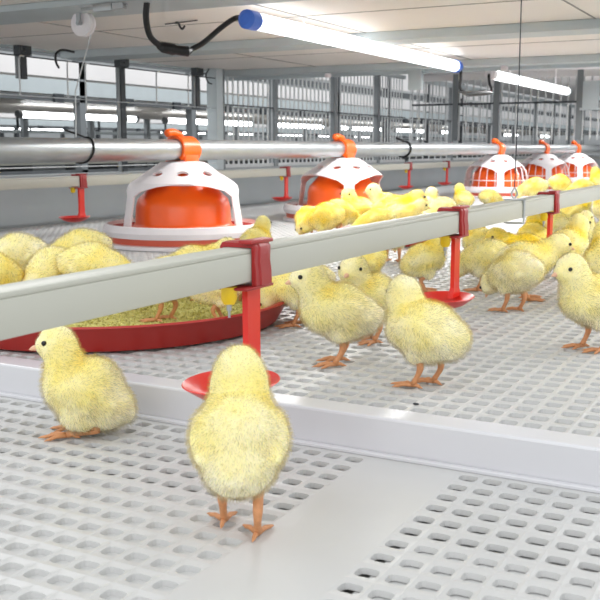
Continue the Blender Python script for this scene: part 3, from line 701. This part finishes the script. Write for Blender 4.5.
def chick(px, py, phi, pose, scale, lab, hi=1, z=0., mirror=False):
    key = (pose, hi)
    if key not in CACHE:
        n = {2: 20000, 1: 6000, 0: 3000}[hi]; w = {2: .6, 1: 1.0, 0: 1.6}[hi]
        CACHE[key] = chick_body(pose, n, len(CACHE)+3, w)
    A = CACHE[key]; p = gz(px, py, z)
    t = thing('chick', lab, 'chick', (p.x, p.y, z+.0004), math.radians(phi)+YA, 'fluffy yellow chicks')
    s = scale; t.scale = (s, -s if mirror else s, s)
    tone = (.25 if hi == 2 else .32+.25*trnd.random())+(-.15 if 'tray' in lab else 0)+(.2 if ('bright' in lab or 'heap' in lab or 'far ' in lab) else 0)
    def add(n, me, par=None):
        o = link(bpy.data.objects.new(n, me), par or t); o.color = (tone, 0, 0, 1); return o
    add('body', A['body']); add('down', A['down']); add('beak', A['beak'])
    for m in A['eyes']: add('eye', m)
    for m, f in A['legs']: add('foot', f, add('leg', m))
    return t
CH = [
 # px, py (feet), facing (0 right, 90 away, 180 left, 270 to camera), pose, scale
 (86, 434, 178, 'squat', .93, 'chick squatting alone at the left on the front tile in profile', 2, ZL, 0),
 (240, 531, 92, 'away', .88, 'nearest chick, seen from behind on the front tile before the big red drinker', 2, ZL, 0),
 (338, 364, 186, 'stand', .90, 'chick in profile right of the big red drinker, both feet on the raised floor', 2, 0, 0),
 (424, 386, 142, 'glance', .86, 'chick seen from behind on the raised floor, below centre right, alone near the ledge', 2, 0, 0),
 (371, 342, 205, 'turn', .86, 'chick looking out with its head between the two middle foreground chicks', 2, 0, 0),
 (300, 326, 172, 'peck', .86, 'chick bending down right behind the arm of the big red drinker', 1, 0, 0),
 (366, 292, 60, 'stand', .86, 'bright yellow chick just under the near pipe, behind the onlooking chick', 1, 0, 0),
 (425, 292, 12, 'reach', .84, 'chick reaching its beak to the nipple of the second red drinker', 1, 0, 0),
 (513, 312, 125, 'peck', .88, 'chick with head lowered standing alone right of the second drinker cup', 2, 0, 0),
 (527, 300, 10, 'stretch', .96, 'chick in right-facing profile over the lowered chick, head stretched out', 1, 0, 0),
 (484, 291, 150, 'peck', .86, 'chick bent low just right of the second drinker arm, behind the lowered one', 1, 0, 0),
 (592, 350, 197, 'stand', .90, 'left-facing chick with a clear dark eye cut by the right edge, nearest there', 2, 0, 1),
 (607, 306, 80, 'stand', 1.02, 'large chick body at the right edge behind the dark-eyed chick', 1, 0, 0),
 (520, 284, 190, 'stretch', .92, 'left-facing chick in the heap under the near pipe, left of the hidden drinker', 1, 0, 0),
 (479, 272, 100, 'stand', .86, 'chick seen from behind just right of the second drinker arm', 1, 0, 0),
 (532, 262, 70, 'stand', .84, 'bright yellow rump under the near pipe left of the third drinker', 1, 0, 0),
 (585, 256, 250, 'stand', .80, 'chick facing the camera with two dark eyes near the right edge', 1, 0, 0),
 (566, 279, 40, 'stand', .92, 'chick seen from behind between the profile head and the right edge', 1, 0, 0),
 (573, 236, 20, 'stand', 1.0, 'chick in the heap just right of the third drinker under the pipe', 1, 0, 0),
 (606, 232, 120, 'stand', .95, 'chick at the right edge right below the near pipe', 1, 0, 0),
 # tray group
 (16, 296, 175, 'peck', .95, 'leftmost chick back above the near pipe, in the tray', 1, .009, 0),
 (52, 309, 250, 'peck', .86, 'chick in the middle of the tray group behind the pipe, bent to feed', 1, .009, 0),
 (98, 312, 8, 'peck', .95, 'rightmost chick back of the tray group, pecking right', 1, .009, 0),
 (80, 290, 200, 'peck', .96, 'rear chick back of the tray group, left of the feeder', 1, .009, 0),
 (-4, 316, 60, 'peck', .86, 'chick cut off by the left edge above the pipe', 1, .009, 0),
 (166, 321, 160, 'peck', .84, 'chick in the tray seen below the pipe, its leg by the golden feed', 1, .009, 0),
 (220, 322, 8, 'stretch', .74, 'chick in the tray by the big red drinker clip, pointing right', 1, .009, 0),
 (199, 300, 10, 'stretch', .86, 'chick whose head shows above the pipe left of the red clip', 1, .009, 0),
 (256, 266, 60, 'stand', .78, 'small chick top showing above the pipe right of the red clip', 1, 0, 0),
 (248, 308, 100, 'peck', .75, 'chick hidden behind the big drinker nipple', 1, .0, 0),
 # heap behind the pipe
 (325, 243, 150, 'peck', 1.0, 'leftmost chick of the heap above the near pipe in the centre', 1, 0, 0),
 (359, 233, 187, 'turn', 1.0, 'left-looking chick with dark eye before the second feeder', 1, 0, 0),
 (384, 226, 192, 'stand', 1.02, 'chick head peeping behind the left-looking chick', 1, 0, 0),
 (340, 236, 30, 'peck', .98, 'chick bent forward in the middle of the central heap', 1, 0, 0),
 (396, 236, 12, 'stretch', 1.15, 'tall bright chick stretching to the right over the central heap', 1, 0, 0),
 (402, 238, 5, 'stretch', .95, 'chick below the tall stretching chick, right above the pipe', 1, 0, 0),
 (427, 226, 60, 'stand', .92, 'pale chick right of the tall stretching chick', 1, 0, 0),
 (375, 246, 180, 'peck', .90, 'chick resting low on the pipe line in the central heap', 1, 0, 0),
 (440, 228, 200, 'peck', .90, 'low chick back left of the second drinker clip', 1, 0, 0),
 (463, 215, 110, 'stand', .88, 'round chick head above the pipe, right of the second drinker clip', 1, 0, 0),
 (490, 213, 20, 'peck', .85, 'low yellow back above the pipe, left of the hanging wire', 1, 0, 0),
 (307, 240, 250, 'peck', .85, 'chick at the left tip of the central heap', 0, 0, 0),
 # far
 (533, 204, 170, 'peck', 1.1, 'far blurred chick below the fourth feeder', 0, 0, 0),
 (560, 200, 30, 'peck', 1.15, 'far blurred chick between the last two feeders', 0, 0, 0),
 (580, 205, 190, 'peck', 1.05, 'far blurred chick below the last feeder', 0, 0, 0),
 (598, 197, 100, 'stand', 1.15, 'far blurred chick at the right edge above the pipe', 0, 0, 0),
 (393, 262, 80, 'peck', .85, 'chick behind the second tray just under the near pipe', 1, 0, 0),
 (552, 246, 130, 'stand', .86, 'chick mostly hidden by the third drinker', 1, 0, 0),
]
for c in CH: chick(c[0], c[1], c[2], c[3], c[4], c[5], c[6], c[7], bool(c[8]))
# droppings speck
bm = B(); bmesh.ops.create_icosphere(bm, subdivisions=2, radius=1, matrix=Matrix.Diagonal((.0028, .0016, .0009, 1)))
o = obj('dropping', bm, M['darksteel']); o.location = gz(416, 405)+Vector((0, 0, .0009)); tag(o, 'tiny dark dropping on the raised floor in front of the centre right chick', 'dropping')

# ------------------------------------------------------------------ light
w = bpy.data.worlds.new('world'); sc.world = w; w.use_nodes = True
bg = w.node_tree.nodes['Background']; bg.inputs[0].default_value = (.95, .98, 1, 1); bg.inputs[1].default_value = 1.0
for yy in (1.6, 2.9, 4.2, 5.5): area((.12, yy, .425), (0, 0, 0), .022, 1.1, 5.5)   # unseen strip lights added beyond the right edge to brighten the cage inside
area((-.4, .1, 1.3), (0, 0, 0), 1.6, .5, 1.5)  # unseen soft fill added above the front floor
area((-.3, -1.1, .8), (math.radians(65), 0, math.radians(18)), 2.4, .2, 9)   # fill light added behind the camera for the chick fronts and ceiling
area((-2.4, 4, 1.6), (0, 0, 0), .5, 7, 60)  # unseen fill added over the aisle to brighten the hall
area((-6.8, 8, 1.8), (0, 0, 0), .5, 12, 120)  # another added fill, brightens the space between the neighbouring rows
